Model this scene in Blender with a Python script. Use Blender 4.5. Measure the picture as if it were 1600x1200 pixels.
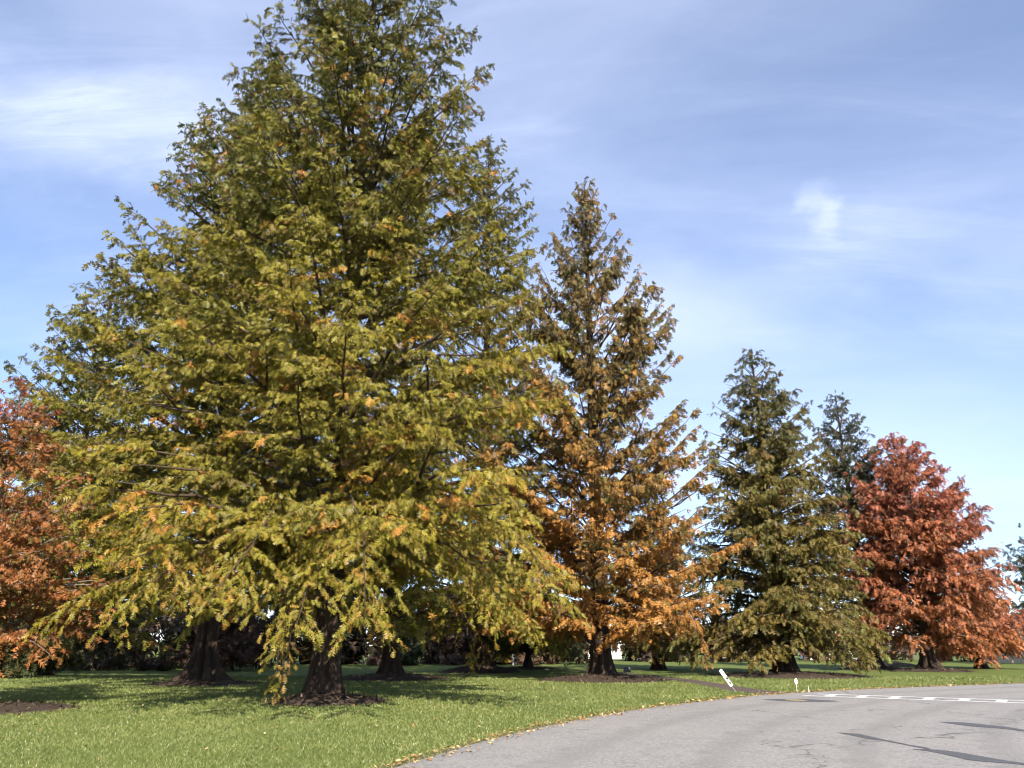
import bpy, bmesh, math, random
import numpy as np
from mathutils import Vector, noise as mnoise

# ------------------------------------------------------------------ scene, camera, world, sun
for o in list(bpy.data.objects):
    bpy.data.objects.remove(o)
S = bpy.context.scene
R = math.radians

cam_d = bpy.data.cameras.new("camera")
cam = bpy.data.objects.new("camera", cam_d)
S.collection.objects.link(cam)
cam.location = (0, 0, 1.5)
cam.rotation_euler = (R(90 + 18.65), 0, 0)
cam_d.sensor_width = 36
cam_d.lens = 27.2
cam_d.clip_end = 5000
S.camera = cam

SUN_EL, SUN_ROT = 34.5, 166.0          # sun behind the camera, a little to the right
wd = bpy.data.worlds.new("World")
S.world = wd
wd.use_nodes = True
wn, wl = wd.node_tree.nodes, wd.node_tree.links
wn.clear()
def W(t, **k):
    n = wn.new(t)
    for a, v in k.items():
        setattr(n, a, v)
    return n
def wmath(op, a, b=None, c=None):
    n = W('ShaderNodeMath', operation=op)
    for i, v in enumerate((a, b, c)):
        if v is None:
            continue
        if isinstance(v, (int, float)):
            n.inputs[i].default_value = v
        else:
            wl.new(v, n.inputs[i])
    return n.outputs[0]
out = W('ShaderNodeOutputWorld')
bg = W('ShaderNodeBackground')
bg.inputs[1].default_value = 0.112
sky = W('ShaderNodeTexSky', sky_type='NISHITA')
sky.sun_disc = False
sky.sun_elevation = R(SUN_EL)
sky.sun_rotation = R(SUN_ROT)
sky.altitude = 100
sky.air_density = 0.8
sky.dust_density = 0.12
sky.ozone_density = 4.0
tc = W('ShaderNodeTexCoord')
sep = W('ShaderNodeSeparateXYZ')
wl.new(tc.outputs['Generated'], sep.inputs[0])
zz = wmath('ADD', wmath('MAXIMUM', sep.outputs[2], 0.0), 0.15)
px_ = wmath('DIVIDE', sep.outputs[0], zz)
py_ = wmath('DIVIDE', sep.outputs[1], zz)
cmb = W('ShaderNodeCombineXYZ')
wl.new(px_, cmb.inputs[0]); wl.new(py_, cmb.inputs[1])
def wnoise(scale, rot, stretch, detail, rough, dist, off=(0, 0, 0)):
    mp = W('ShaderNodeMapping')
    mp.inputs['Location'].default_value = off
    mp.inputs['Rotation'].default_value = (0, 0, R(rot))
    mp.inputs['Scale'].default_value = stretch
    wl.new(cmb.outputs[0], mp.inputs[0])
    n = W('ShaderNodeTexNoise')
    n.inputs['Scale'].default_value = scale
    n.inputs['Detail'].default_value = detail
    n.inputs['Roughness'].default_value = rough
    n.inputs['Distortion'].default_value = dist
    wl.new(mp.outputs[0], n.inputs['Vector'])
    return n.outputs[0]
def wramp(v, lo, hi):
    n = W('ShaderNodeMapRange', interpolation_type='SMOOTHSTEP')
    n.inputs[1].default_value = lo
    n.inputs[2].default_value = hi
    wl.new(v, n.inputs[0])
    return n.outputs[0]
def blob(cx, cy, sx, sy, rot, amp=0.22, nsc=5.5):
    """a patch of cirrus: smooth falloff round one place in the sky, broken up by noise"""
    mp = W('ShaderNodeMapping', vector_type='TEXTURE')
    mp.inputs['Location'].default_value = (cx, cy, 0)
    mp.inputs['Rotation'].default_value = (0, 0, R(rot))
    mp.inputs['Scale'].default_value = (sx, sy, 1)
    nz = W('ShaderNodeTexNoise')
    nz.inputs['Scale'].default_value = nsc
    nz.inputs['Detail'].default_value = 6
    wl.new(cmb.outputs[0], nz.inputs['Vector'])
    sub = W('ShaderNodeVectorMath', operation='MULTIPLY_ADD')
    wl.new(nz.outputs['Color'], sub.inputs[0])
    sub.inputs[1].default_value = (amp, amp, 0)
    wl.new(cmb.outputs[0], sub.inputs[2])
    sh = W('ShaderNodeVectorMath', operation='SUBTRACT')
    wl.new(sub.outputs[0], sh.inputs[0])
    sh.inputs[1].default_value = (amp / 2, amp / 2, 0)
    wl.new(sh.outputs[0], mp.inputs[0])
    ln = W('ShaderNodeVectorMath', operation='LENGTH')
    wl.new(mp.outputs[0], ln.inputs[0])
    return wramp(ln.outputs['Value'], 1.0, 0.0)
veil = wramp(wnoise(0.9, 25, (1, 1.6, 1), 8, 0.55, 0.4, (3.1, 0.4, 0)), 0.34, 0.72)
wisps = wramp(wnoise(2.6, 62, (0.6, 2.2, 1), 9, 0.62, 0.9, (1.2, 2.3, 0)), 0.45, 0.78)
fib = wmath('MULTIPLY_ADD', wramp(wnoise(4.5, 58, (0.5, 2.6, 1), 10, 0.66, 1.1, (0.4, 1.9, 0)), 0.34, 0.72), 0.5, 0.45)
left_bank = wmath('MULTIPLY', blob(-0.66, 0.99, 0.55, 0.22, 6), wmath('MULTIPLY', fib, 0.85))
left_top = wmath('MULTIPLY', blob(-0.46, 0.80, 0.30, 0.10, 12), 0.30)
tuft = wmath('MULTIPLY', blob(0.585, 1.27, 0.045, 0.15, -32, 0.15, 10.0), wmath('MULTIPLY', fib, 0.62))
tuft2 = wmath('MULTIPLY', blob(0.68, 1.36, 0.26, 0.30, 30), wmath('MULTIPLY', fib, 0.45))
low = wmath('MULTIPLY', blob(0.28, 1.62, 0.6, 0.4, 0), 0.45)
low2 = wmath('MULTIPLY', blob(1.1, 2.6, 1.6, 1.3, 20), 0.5)
cl = wmath('MULTIPLY', veil, 0.32)
cl = wmath('MULTIPLY_ADD', wmath('MULTIPLY', wisps, wmath('MULTIPLY_ADD', veil, 0.7, 0.3)), 0.20, cl)
for b in (left_bank, left_top, tuft, tuft2, low, low2):
    cl = wmath('ADD', cl, wmath('MULTIPLY', b, wmath('SUBTRACT', 1.0, cl)))
cl = wmath('MULTIPLY_ADD', cl, 0.78, 0.16)
mix = W('ShaderNodeMix', data_type='RGBA')
wl.new(cl, mix.inputs['Factor'])
wl.new(sky.outputs[0], mix.inputs['A'])
mix.inputs['B'].default_value = (4.5, 5.0, 6.3, 1)
tint = W('ShaderNodeMix', data_type='RGBA', blend_type='MULTIPLY')
tint.inputs['Factor'].default_value = 1.0
wl.new(mix.outputs['Result'], tint.inputs['A'])
tint.inputs['B'].default_value = (0.985, 0.985, 1.01, 1)
wl.new(tint.outputs['Result'], bg.inputs[0])
wl.new(bg.outputs[0], out.inputs[0])

sun_d = bpy.data.lights.new("sun", 'SUN')
sun_d.energy = 5.0
sun_d.angle = R(0.53)
sun_d.color = (1.0, 0.93, 0.82)
sun = bpy.data.objects.new("sun", sun_d)
S.collection.objects.link(sun)
sd = Vector((math.sin(R(SUN_ROT)) * math.cos(R(SUN_EL)), math.cos(R(SUN_ROT)) * math.cos(R(SUN_EL)), math.sin(R(SUN_EL))))
sun.rotation_euler = sd.to_track_quat('Z', 'Y').to_euler()
sun.location = sd * 200

S.view_settings.view_transform = 'Standard'
S.view_settings.look = 'None'
S.view_settings.exposure = 1.12
S.view_settings.gamma = 1.0
S.view_settings.use_curve_mapping = False
S.render.engine = 'CYCLES'
S.cycles.max_bounces = 5
S.cycles.diffuse_bounces = 2
S.cycles.transmission_bounces = 3
S.cycles.glossy_bounces = 2
S.cycles.use_denoising = True
S.cycles.filter_width = 1.15
S.cycles.use_adaptive_sampling = True
S.cycles.adaptive_threshold = 0.02

# ------------------------------------------------------------------ helpers
rng = np.random.default_rng(7)
COL = S.collection

def tag(o, label=None, cat=None, group=None, kind=None):
    if label: o['label'] = label
    if cat: o['category'] = cat
    if group: o['group'] = group
    if kind: o['kind'] = kind
    return o

def np_mesh(name, verts, faces, nper, mat, parent=None, fcol=None, smooth=False):
    """verts (N,3), faces (M,nper) -> one mesh object; fcol (M,3) = colour of each face"""
    verts = np.asarray(verts, np.float32)
    faces = np.asarray(faces, np.int32)
    me = bpy.data.meshes.new(name)
    me.vertices.add(len(verts))
    me.vertices.foreach_set('co', verts.ravel())
    me.loops.add(faces.size)
    me.loops.foreach_set('vertex_index', faces.ravel())
    me.polygons.add(len(faces))
    me.polygons.foreach_set('loop_start', np.arange(0, faces.size, nper, dtype=np.int32))
    me.polygons.foreach_set('loop_total', np.full(len(faces), nper, np.int32))
    if fcol is not None:
        at = me.attributes.new('col', 'FLOAT_COLOR', 'FACE')
        c4 = np.ones((len(faces), 4), np.float32)
        c4[:, :3] = fcol
        at.data.foreach_set('color', c4.ravel())
    me.update(calc_edges=True)
    if smooth:
        me.polygons.foreach_set('use_smooth', np.ones(len(faces), bool))
    me.materials.append(mat)
    o = bpy.data.objects.new(name, me)
    COL.objects.link(o)
    o.parent = parent
    return o

def bm_obj(name, bm, mat, parent=None, smooth=False):
    me = bpy.data.meshes.new(name)
    bm.to_mesh(me); bm.free()
    if smooth:
        for p in me.polygons: p.use_smooth = True
    me.materials.append(mat)
    o = bpy.data.objects.new(name, me)
    COL.objects.link(o)
    o.parent = parent
    return o

def empty(name, loc, rz=0):
    o = bpy.data.objects.new(name, None)
    COL.objects.link(o)
    o.location = loc
    o.rotation_euler = (0, 0, rz)
    return o

def nrm(a):
    return a / np.maximum(np.linalg.norm(a, axis=-1, keepdims=True), 1e-9)

# ------------------------------------------------------------------ materials
class M:
    def __init__(s, name):
        s.m = bpy.data.materials.new(name)
        s.m.use_nodes = True
        s.n, s.l = s.m.node_tree.nodes, s.m.node_tree.links
        s.b = s.n['Principled BSDF']
        s.o = s.n['Material Output']
    def new(s, t, **k):
        n = s.n.new(t)
        for a, v in k.items(): setattr(n, a, v)
        return n
    def pos(s):
        return s.new('ShaderNodeTexCoord').outputs['Object']
    def noise(s, scale, detail=5, rough=0.55, vec=None, stretch=None, dist=0.0):
        n = s.new('ShaderNodeTexNoise')
        n.inputs['Scale'].default_value = scale
        n.inputs['Detail'].default_value = detail
        n.inputs['Roughness'].default_value = rough
        n.inputs['Distortion'].default_value = dist
        v = vec or s.pos()
        if stretch:
            mp = s.new('ShaderNodeMapping')
            mp.inputs['Scale'].default_value = stretch
            s.l.new(v, mp.inputs[0]); v = mp.outputs[0]
        s.l.new(v, n.inputs['Vector'])
        return n.outputs[0]
    def ramp(s, fac, stops):
        r = s.new('ShaderNodeValToRGB')
        e = r.color_ramp.elements
        while len(e) < len(stops): e.new(0.5)
        for i, (p, c) in enumerate(stops):
            e[i].position = p
            e[i].color = (*c, 1) if len(c) == 3 else c
        s.l.new(fac, r.inputs[0])
        return r.outputs[0]
    def mixc(s, fac, a, b, mode='MIX'):
        m = s.new('ShaderNodeMix', data_type='RGBA', blend_type=mode)
        for k, v in (('Factor', fac), ('A', a), ('B', b)):
            if isinstance(v, (int, float)): m.inputs[k].default_value = v
            elif isinstance(v, tuple): m.inputs[k].default_value = (*v, 1)
            else: s.l.new(v, m.inputs[k])
        return m.outputs['Result']
    def bump(s, h, strength=0.5, dist=0.02):
        b = s.new('ShaderNodeBump')
        b.inputs['Strength'].default_value = strength
        b.inputs['Distance'].default_value = dist
        s.l.new(h, b.inputs['Height'])
        s.l.new(b.outputs[0], s.b.inputs['Normal'])
    def fin(s, col=None, rough=0.8, spec=0.3):
        if col is not None:
            if isinstance(col, tuple): s.b.inputs['Base Color'].default_value = (*col, 1)
            else: s.l.new(col, s.b.inputs['Base Color'])
        s.b.inputs['Roughness'].default_value = rough
        s.b.inputs['Specular IOR Level'].default_value = spec
        return s.m

def leaf_material(name, trans=0.24, gloss=0.02):
    k = M(name)
    k.n.remove(k.b)
    a = k.new('ShaderNodeAttribute', attribute_name='col')
    d = k.new('ShaderNodeBsdfDiffuse')
    t = k.new('ShaderNodeBsdfTranslucent')
    g = k.new('ShaderNodeBsdfGlossy')
    g.inputs['Roughness'].default_value = 0.45
    g.inputs['Color'].default_value = (0.8, 0.8, 0.8, 1)
    k.l.new(a.outputs[0], d.inputs[0])
    k.l.new(a.outputs[0], t.inputs[0])
    m1 = k.new('ShaderNodeMixShader'); m1.inputs[0].default_value = trans
    k.l.new(d.outputs[0], m1.inputs[1]); k.l.new(t.outputs[0], m1.inputs[2])
    m2 = k.new('ShaderNodeMixShader'); m2.inputs[0].default_value = gloss
    k.l.new(m1.outputs[0], m2.inputs[1]); k.l.new(g.outputs[0], m2.inputs[2])
    k.l.new(m2.outputs[0], k.o.inputs[0])
    return k.m
LEAF = leaf_material('feathery_foliage')
BLADE = leaf_material('grass_blade', 0.25, 0.03)
CHIP = leaf_material('dry_litter', 0.05, 0.0)

def bark(name, dark, light, scale=1.0):
    k = M(name)
    v = k.pos()
    n1 = k.noise(11 * scale, 8, 0.7, v, (1, 1, 0.10), 0.7)
    n2 = k.noise(1.2, 3, 0.5, v)
    c = k.ramp(n1, [(0.3, dark), (0.68, light)])
    c = k.mixc(k.ramp(n2, [(0.35, (0, 0, 0)), (0.75, (0.5, 0.5, 0.5))]), c, tuple(x * 0.75 + 0.03 for x in light))
    k.bump(n1, 1.0, 0.09)
    return k.fin(c, 0.92, 0.1)
BARK = bark('redwood_bark', (0.018, 0.012, 0.009), (0.082, 0.054, 0.038))  # bark colour darkened to carry the deep canopy shade on the trunks
BARK_PALE = bark('pale_bark', (0.16, 0.13, 0.10), (0.36, 0.31, 0.25), 2)
BARK_DARK = bark('dark_bark', (0.02, 0.016, 0.013), (0.075, 0.06, 0.05))
TWIG = bark('twig_bark', (0.03, 0.022, 0.016), (0.13, 0.085, 0.055))

# ------------------------------------------------------------------ setting: lawn, road, path
LEFT_EDGE = [(-5.2, -25), (-5.0, -12), (-4.4, -2), (-3.4, 4), (-2.3, 8.6), (-1.48, 11.03), (-0.61, 13.46), (0.89, 16.8),
             (3.17, 20.6), (5.4, 23.46), (7.61, 26.0), (9.4, 27.5), (13.5, 30.2), (21.1, 34.2), (30, 38.0), (45, 43.4), (70, 50), (110, 58)]
def smooth_poly(pts, step=0.35):
    P = np.array(pts, float)
    n = len(P)
    outp = []
    for i in range(n - 1):
        p0, p1, p2, p3 = P[max(i - 1, 0)], P[i], P[i + 1], P[min(i + 2, n - 1)]
        m = max(2, int(np.linalg.norm(p2 - p1) / step))
        for j in range(m):
            t = j / m
            outp.append(0.5 * ((2 * p1) + (-p0 + p2) * t + (2 * p0 - 5 * p1 + 4 * p2 - p3) * t * t + (-p0 + 3 * p1 - 3 * p2 + p3) * t ** 3))
    outp.append(P[-1])
    return np.array(outp)
EDGE = smooth_poly(LEFT_EDGE)
tan = nrm(np.gradient(EDGE, axis=0))
RIGHTN = np.stack([tan[:, 1], -tan[:, 0]], 1)
def edge_dist(xy):
    """signed distance to the road's lawn-side edge: positive on the lawn"""
    xy = np.atleast_2d(xy)
    res = np.empty(len(xy))
    for k in range(0, len(xy), 20000):
        q = xy[k:k + 20000]
        d = q[:, None, :] - EDGE[None, ::2, :]
        i = np.argmin((d ** 2).sum(2), 1)
        dv = d[np.arange(len(q)), i]
        res[k:k + 20000] = -(dv * RIGHTN[::2][i]).sum(1)
    return res
PATH_C = smooth_poly([(9.0, 26.9), (8.2, 28.6), (8.1, 31.0), (7.9, 35.0), (7.4, 39.4), (6.2, 45), (4.5, 52)], 0.4)
PATH_W = np.interp(PATH_C[:, 1], [26, 28, 30, 34, 39, 52], [1.15, 0.72, 0.6, 0.55, 0.6, 0.6])

k = M('lawn_soil')
v = k.pos()
n1 = k.noise(0.22, 5, 0.6, v); n2 = k.noise(2.3, 6, 0.65, v); n3 = k.noise(26, 4, 0.7, v)
c = k.ramp(n2, [(0.28, (0.08, 0.108, 0.026)), (0.5, (0.115, 0.145, 0.036)), (0.74, (0.17, 0.175, 0.055))])
c = k.mixc(k.ramp(n1, [(0.38, (0, 0, 0)), (0.7, (0.6, 0.6, 0.6))]), c, (0.14, 0.17, 0.045))
c = k.mixc(k.ramp(n3, [(0.3, (0.35, 0.35, 0.35)), (0.7, (0, 0, 0))]), c, (0.05, 0.07, 0.02))
k.bump(n3, 0.6, 0.04)
LAWN = k.fin(c, 0.95, 0.1)

k = M('aged_asphalt')
v = k.pos()
n1 = k.noise(0.35, 5, 0.6, v); n2 = k.noise(60, 3, 0.8, v); n3 = k.noise(2.2, 6, 0.65, v); n4 = k.noise(190, 2, 0.8, v)
c = k.ramp(n2, [(0.33, (0.125, 0.125, 0.128)), (0.5, (0.205, 0.203, 0.2)), (0.66, (0.33, 0.325, 0.315))])
n5 = k.noise(17, 4, 0.85, v)
c = k.mixc(k.ramp(n5, [(0.36, (0.75, 0.75, 0.75)), (0.5, (0, 0, 0))]), c, (0.12, 0.12, 0.125))
c = k.mixc(k.ramp(n5, [(0.5, (0, 0, 0)), (0.66, (0.75, 0.75, 0.75))]), c, (0.36, 0.355, 0.345))
c = k.mixc(k.ramp(n1, [(0.35, (0, 0, 0)), (0.7, (0.5, 0.5, 0.5))]), c, (0.27, 0.26, 0.248))
c = k.mixc(k.ramp(n3, [(0.5, (0, 0, 0)), (0.72, (0.5, 0.5, 0.5))]), c, (0.14, 0.14, 0.145))
c = k.mixc(k.ramp(n4, [(0.66, (0, 0, 0)), (0.75, (0.6, 0.6, 0.6))]), c, (0.42, 0.41, 0.39))
vo = k.new('ShaderNodeTexVoronoi', feature='DISTANCE_TO_EDGE')
vo.inputs['Scale'].default_value = 0.17
wob = k.new('ShaderNodeVectorMath', operation='MULTIPLY_ADD')
nn = k.new('ShaderNodeTexNoise'); nn.inputs['Scale'].default_value = 1.4; nn.inputs['Detail'].default_value = 6
k.l.new(v, nn.inputs['Vector']); k.l.new(nn.outputs['Color'], wob.inputs[0])
wob.inputs[1].default_value = (1.6, 1.6, 0); k.l.new(v, wob.inputs[2]); k.l.new(wob.outputs[0], vo.inputs['Vector'])
crack = k.ramp(vo.outputs['Distance'], [(0.0, (0.85, 0.85, 0.85)), (0.005, (0, 0, 0))])
gate = k.ramp(k.noise(0.5, 3, 0.5, v, (1, 1, 1)), [(0.43, (0, 0, 0)), (0.53, (1, 1, 1))])
c = k.mixc(k.mixc(1.0, crack, gate, 'MULTIPLY'), c, (0.055, 0.052, 0.05))
at = k.new('ShaderNodeAttribute', attribute_name='across')
wv = k.new('ShaderNodeMath', operation='MULTIPLY_ADD')
k.l.new(n3, wv.inputs[0]); wv.inputs[1].default_value = 1.1; k.l.new(at.outputs['Fac'], wv.inputs[2])
sn = k.new('ShaderNodeMath', operation='SINE')
ml = k.new('ShaderNodeMath', operation='MULTIPLY'); ml.inputs[1].default_value = 3.3
k.l.new(wv.outputs[0], ml.inputs[0]); k.l.new(ml.outputs[0], sn.inputs[0])
c = k.mixc(k.ramp(sn.outputs[0], [(0.35, (0, 0, 0)), (0.95, (0.38, 0.38, 0.38))]), c, (0.155, 0.152, 0.148))
c = k.mixc(1.0, c, (1.05, 1.0, 0.95), 'MULTIPLY')
k.bump(n2, 0.5, 0.008)
ASPHALT = k.fin(c, 0.85, 0.25)

# lawn: one sheet to the horizon, finer near the camera
def lawn_height(x, y):
    d = np.hypot(x, y)
    return -0.0 + 0.0 * d
xs = np.concatenate([[-2500, -900, -400, -200, -120], np.linspace(-80, 80, 81), [120, 200, 400, 900, 2500]])
ys = np.concatenate([[-1200, -300, -80], np.linspace(-40, 110, 76), [150, 250, 500, 1200, 3000]])
gx, gy = np.meshgrid(xs, ys)
gz = np.zeros_like(gx)
V = np.stack([gx.ravel(), gy.ravel(), gz.ravel()], 1)
nx = len(xs)
I = np.arange(len(V)).reshape(gx.shape)
F = np.stack([I[:-1, :-1].ravel(), I[:-1, 1:].ravel(), I[1:, 1:].ravel(), I[1:, :-1].ravel()], 1)
lawn = np_mesh('lawn', V, F, 4, LAWN)
tag(lawn, 'mown green lawn under and around the trees', 'lawn', kind='structure')

def strip(name, left, right, z, mat, cols=1):
    n = len(left)
    rows = [left + (right - left) * (j / cols) for j in range(cols + 1)]
    V = np.concatenate([np.column_stack([r, np.full(n, z)]) for r in rows])
    F = []
    for j in range(cols):
        a = np.arange(n - 1) + j * n
        F.append(np.stack([a, a + n, a + n + 1, a + 1], 1))
    return np_mesh(name, V, np.concatenate(F), 4, mat)

wig = np.array([mnoise.noise((p[0] * 1.7, p[1] * 1.7, 0)) * 0.05 + mnoise.noise((p[0] * 6, p[1] * 6, 3)) * 0.03 for p in EDGE])
road = strip('road', EDGE + RIGHTN * wig[:, None], EDGE + RIGHTN * 12.5, 0.012, ASPHALT, 14)
acr = road.data.attributes.new('across', 'FLOAT', 'POINT')
acr.data.foreach_set('value', np.repeat(np.linspace(0, 12.5, 15), len(EDGE)).astype(np.float32))
tag(road, 'pale grey asphalt road curving away to the far end of the lawn', 'road', kind='structure')

k = M('road_edge_soil')
v = k.pos()
n1 = k.noise(7, 5, 0.7, v); n2 = k.noise(45, 3, 0.7, v)
c = k.ramp(n2, [(0.3, (0.05, 0.035, 0.02)), (0.55, (0.16, 0.125, 0.075)), (0.75, (0.32, 0.26, 0.15))])
c = k.mixc(k.ramp(n1, [(0.4, (0, 0, 0)), (0.6, (0.8, 0.8, 0.8))]), c, (0.11, 0.12, 0.035))
k.bump(n2, 0.7, 0.02)
SOIL = k.fin(c, 0.95, 0.1)
wig2 = np.array([0.2 + mnoise.noise((p[0] * 2.3, p[1] * 2.3, 8)) * 0.10 + mnoise.noise((p[0] * 8, p[1] * 8, 5)) * 0.05 for p in EDGE])
verge = strip('soil_verge', EDGE - RIGHTN * wig2[:, None], EDGE + RIGHTN * 0.2, 0.006, SOIL)
tag(verge, 'thin strip of dry soil between lawn and road', 'soil strip', kind='structure')

k = M('path_surface')
v = k.pos()
n2 = k.noise(30, 4, 0.75, v); n1 = k.noise(1.2, 4, 0.6, v)
c = k.ramp(n2, [(0.3, (0.045, 0.035, 0.03)), (0.7, (0.13, 0.10, 0.082))])
c = k.mixc(k.ramp(n1, [(0.4, (0, 0, 0)), (0.7, (0.5, 0.5, 0.5))]), c, (0.14, 0.105, 0.085))
k.bump(n2, 0.6, 0.015)
PATHM = k.fin(c, 0.9, 0.15)
pt = nrm(np.gradient(PATH_C, axis=0)); pr = np.stack([pt[:, 1], -pt[:, 0]], 1)
path = strip('path', PATH_C - pr * PATH_W[:, None], PATH_C + pr * PATH_W[:, None], 0.009, PATHM)
tag(path, 'dark brown footpath crossing the lawn to the road', 'path', kind='structure')

# crosswalk: two long lines and ladder bars, worn white paint
k = M('worn_white_paint')
v = k.pos()
n2 = k.noise(9, 6, 0.75, v)
c = k.ramp(n2, [(0.32, (0.30, 0.295, 0.285)), (0.45, (0.54, 0.53, 0.51)), (0.7, (0.64, 0.635, 0.61))])
WPAINT = k.fin(c, 0.7, 0.3)
k = M('worn_yellow_paint')
n2 = k.noise(12, 6, 0.7)
c = k.ramp(n2, [(0.35, (0.24, 0.22, 0.17)), (0.6, (0.42, 0.32, 0.12))])
YPAINT = k.fin(c, 0.8, 0.2)
k = M('dark_grey_mark')
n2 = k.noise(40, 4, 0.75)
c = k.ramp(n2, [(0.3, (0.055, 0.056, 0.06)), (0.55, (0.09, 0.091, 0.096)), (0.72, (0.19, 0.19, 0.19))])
DARK_MARK = k.fin(c, 0.8, 0.2)

ax = np.array([0.829, -0.559]); pe = np.array([0.559, 0.829])
o0 = np.array([9.45, 26.28])
def quad(name, s0, s1, w0, w1, mat, parent, z, skew=0.0):
    P = [o0 + ax * (s + skew * w) + pe * w for s, w in ((s0, w0), (s1, w0), (s1, w1), (s0, w1))]
    return np_mesh(name, [(p[0], p[1], z) for p in P], [[0, 1, 2, 3]], 4, mat, parent)
cw = empty('crosswalk', (0, 0, 0))
tag(cw, 'white painted ladder crosswalk where the path meets the road', 'crosswalk')
quad('line', 0.05, 13.2, 0.45, 0.70, WPAINT, cw, 0.0165)
quad('line', -0.1, 13.2, -0.70, -0.45, WPAINT, cw, 0.0165)
for i in range(14):
    s = 0.45 + i * 0.915
    quad('bar', s, s + 0.27, -0.45, 0.45, WPAINT, cw, 0.0165)

def patch(name, pts, mat, z, label, cat, group=None):
    P = smooth_poly(pts + [pts[0]], 0.12)[:-1]
    bm = bmesh.new()
    vs = [bm.verts.new((p[0] + random.uniform(-.012, .012), p[1] + random.uniform(-.012, .012), z)) for p in P]
    f = bm.faces.new(vs)
    if f.normal.z < 0: f.normal_flip()
    bmesh.ops.triangulate(bm, faces=[f])
    o = bm_obj(name, bm, mat)
    tag(o, label, cat, group)
    return o
random.seed(4)
patch('yellow_road_mark', [(7.75, 23.75), (8.05, 23.45), (8.35, 23.55), (8.2, 23.95), (7.95, 24.0)], YPAINT, 0.020,
      'small faded yellow painted patch on the dark stained asphalt near the crosswalk', 'road marking')
patch('dark_asphalt_stain', [(7.2, 24.1), (7.6, 23.4), (8.3, 23.1), (9.0, 23.2), (9.1, 23.6), (8.5, 24.2), (7.8, 24.3)], DARK_MARK, 0.0145,
      'dark stain on the asphalt around the yellow patch', 'stain')
patch('yellow_edge_paint', [(8.05, 26.15), (8.5, 26.35), (9.1, 26.75), (9.0, 26.95), (8.5, 26.6), (8.1, 26.4)], YPAINT, 0.0185,
      'faded yellow paint at the mouth of the footpath', 'road marking')
GM = 'dark tapering streaks on the road'
patch('dark_streak', [(5.83, 15.14), (6.11, 14.93), (6.16, 14.25), (6.25, 13.37), (6.35, 12.98), (6.26, 12.82), (6.18, 13.23), (6.11, 13.84), (5.97, 14.11), (5.93, 14.39), (5.86, 14.88)],
      DARK_MARK, 0.0165, 'long dark tapering mark on the asphalt with a thin tail, furthest left of the three', 'tyre mark', GM)
patch('dark_streak', [(6.02, 12.79), (6.38, 12.75), (6.57, 12.32), (6.68, 11.73), (6.81, 11.37), (6.89, 10.97), (6.82, 10.87), (6.7, 11.19), (6.49, 11.4), (6.26, 11.61), (6.21, 11.98), (6.17, 12.53)],
      DARK_MARK, 0.0165, 'broadest dark tapering mark on the asphalt, in the bottom right corner', 'tyre mark', GM)
patch('dark_streak', [(8.73, 17.2), (9.15, 17.06), (9.36, 16.54), (9.5, 16.04), (9.41, 15.14), (9.34, 15.04), (9.24, 15.72), (9.07, 16.04), (8.87, 16.23), (8.77, 16.73)],
      DARK_MARK, 0.0165, 'dark tapering mark on the asphalt closest to the crosswalk', 'tyre mark', GM)

# ------------------------------------------------------------------ trees
def feather(pairs, r, width=0.43, droop=0.2):
    """a drooping feather-like spray along +x, length 1: pairs of pointed leaflets"""
    V, F = [], []
    def rach(t):
        return np.array([t, 0, -droop * t * t])
    for i in range(pairs):
        t = (i + 0.35) / pairs
        prof = math.sin(math.pi * (0.18 + 0.78 * t)) ** 0.8
        for s in (-1, 1):
            a, b = rach(t - 0.46 / pairs), rach(t + 0.48 / pairs)
            tip = rach(t) + np.array([0.55 * width * prof + r.uniform(-.05, .05), s * width * prof * r.uniform(.8, 1.1), -0.12 * prof + r.uniform(-.09, .06)])
            k0 = len(V)
            V += [a, b, tip] if s > 0 else [b, a, tip]
            F.append((k0, k0 + 1, k0 + 2))
    return np.array(V), np.array(F)
_r = random.Random(3)
FEATHERS = {p: [feather(p, _r) for _ in range(5)] for p in (3, 4, 5, 6)}

def scatter(P, D, L, colr, pairs, g, normal_bias=None):
    """place a spray at each P pointing along D with length L and colour colr -> verts, faces, face colours"""
    n = len(P)
    D = nrm(D)
    rv = nrm(g.normal(size=(n, 3)))
    if normal_bias is not None:
        rv = nrm(rv * 0.6 + normal_bias)
    Sv = nrm(np.cross(rv, D))
    N = np.cross(D, Sv)
    VV, FF, CC = [], [], []
    off = 0
    sel = g.integers(0, 5, n)
    for t in range(5):
        ids = np.where(sel == t)[0]
        tv, tf = FEATHERS[pairs][t]
        w = g.uniform(0.8, 1.2, len(ids))[:, None, None]
        v = P[ids][:, None, :] + L[ids][:, None, None] * (tv[None, :, 0, None] * D[ids][:, None, :] + w * tv[None, :, 1, None] * Sv[ids][:, None, :] + tv[None, :, 2, None] * N[ids][:, None, :])
        m = len(tv)
        f = tf[None] + (np.arange(len(ids)) * m)[:, None, None] + off
        VV.append(v.reshape(-1, 3)); FF.append(f.reshape(-1, 3))
        jit = g.uniform(0.82, 1.18, (len(ids), len(tf), 1))
        CC.append((colr[ids][:, None, :] * jit).reshape(-1, 3))
        off += len(ids) * m
    return np.concatenate(VV), np.concatenate(FF), np.concatenate(CC)

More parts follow.
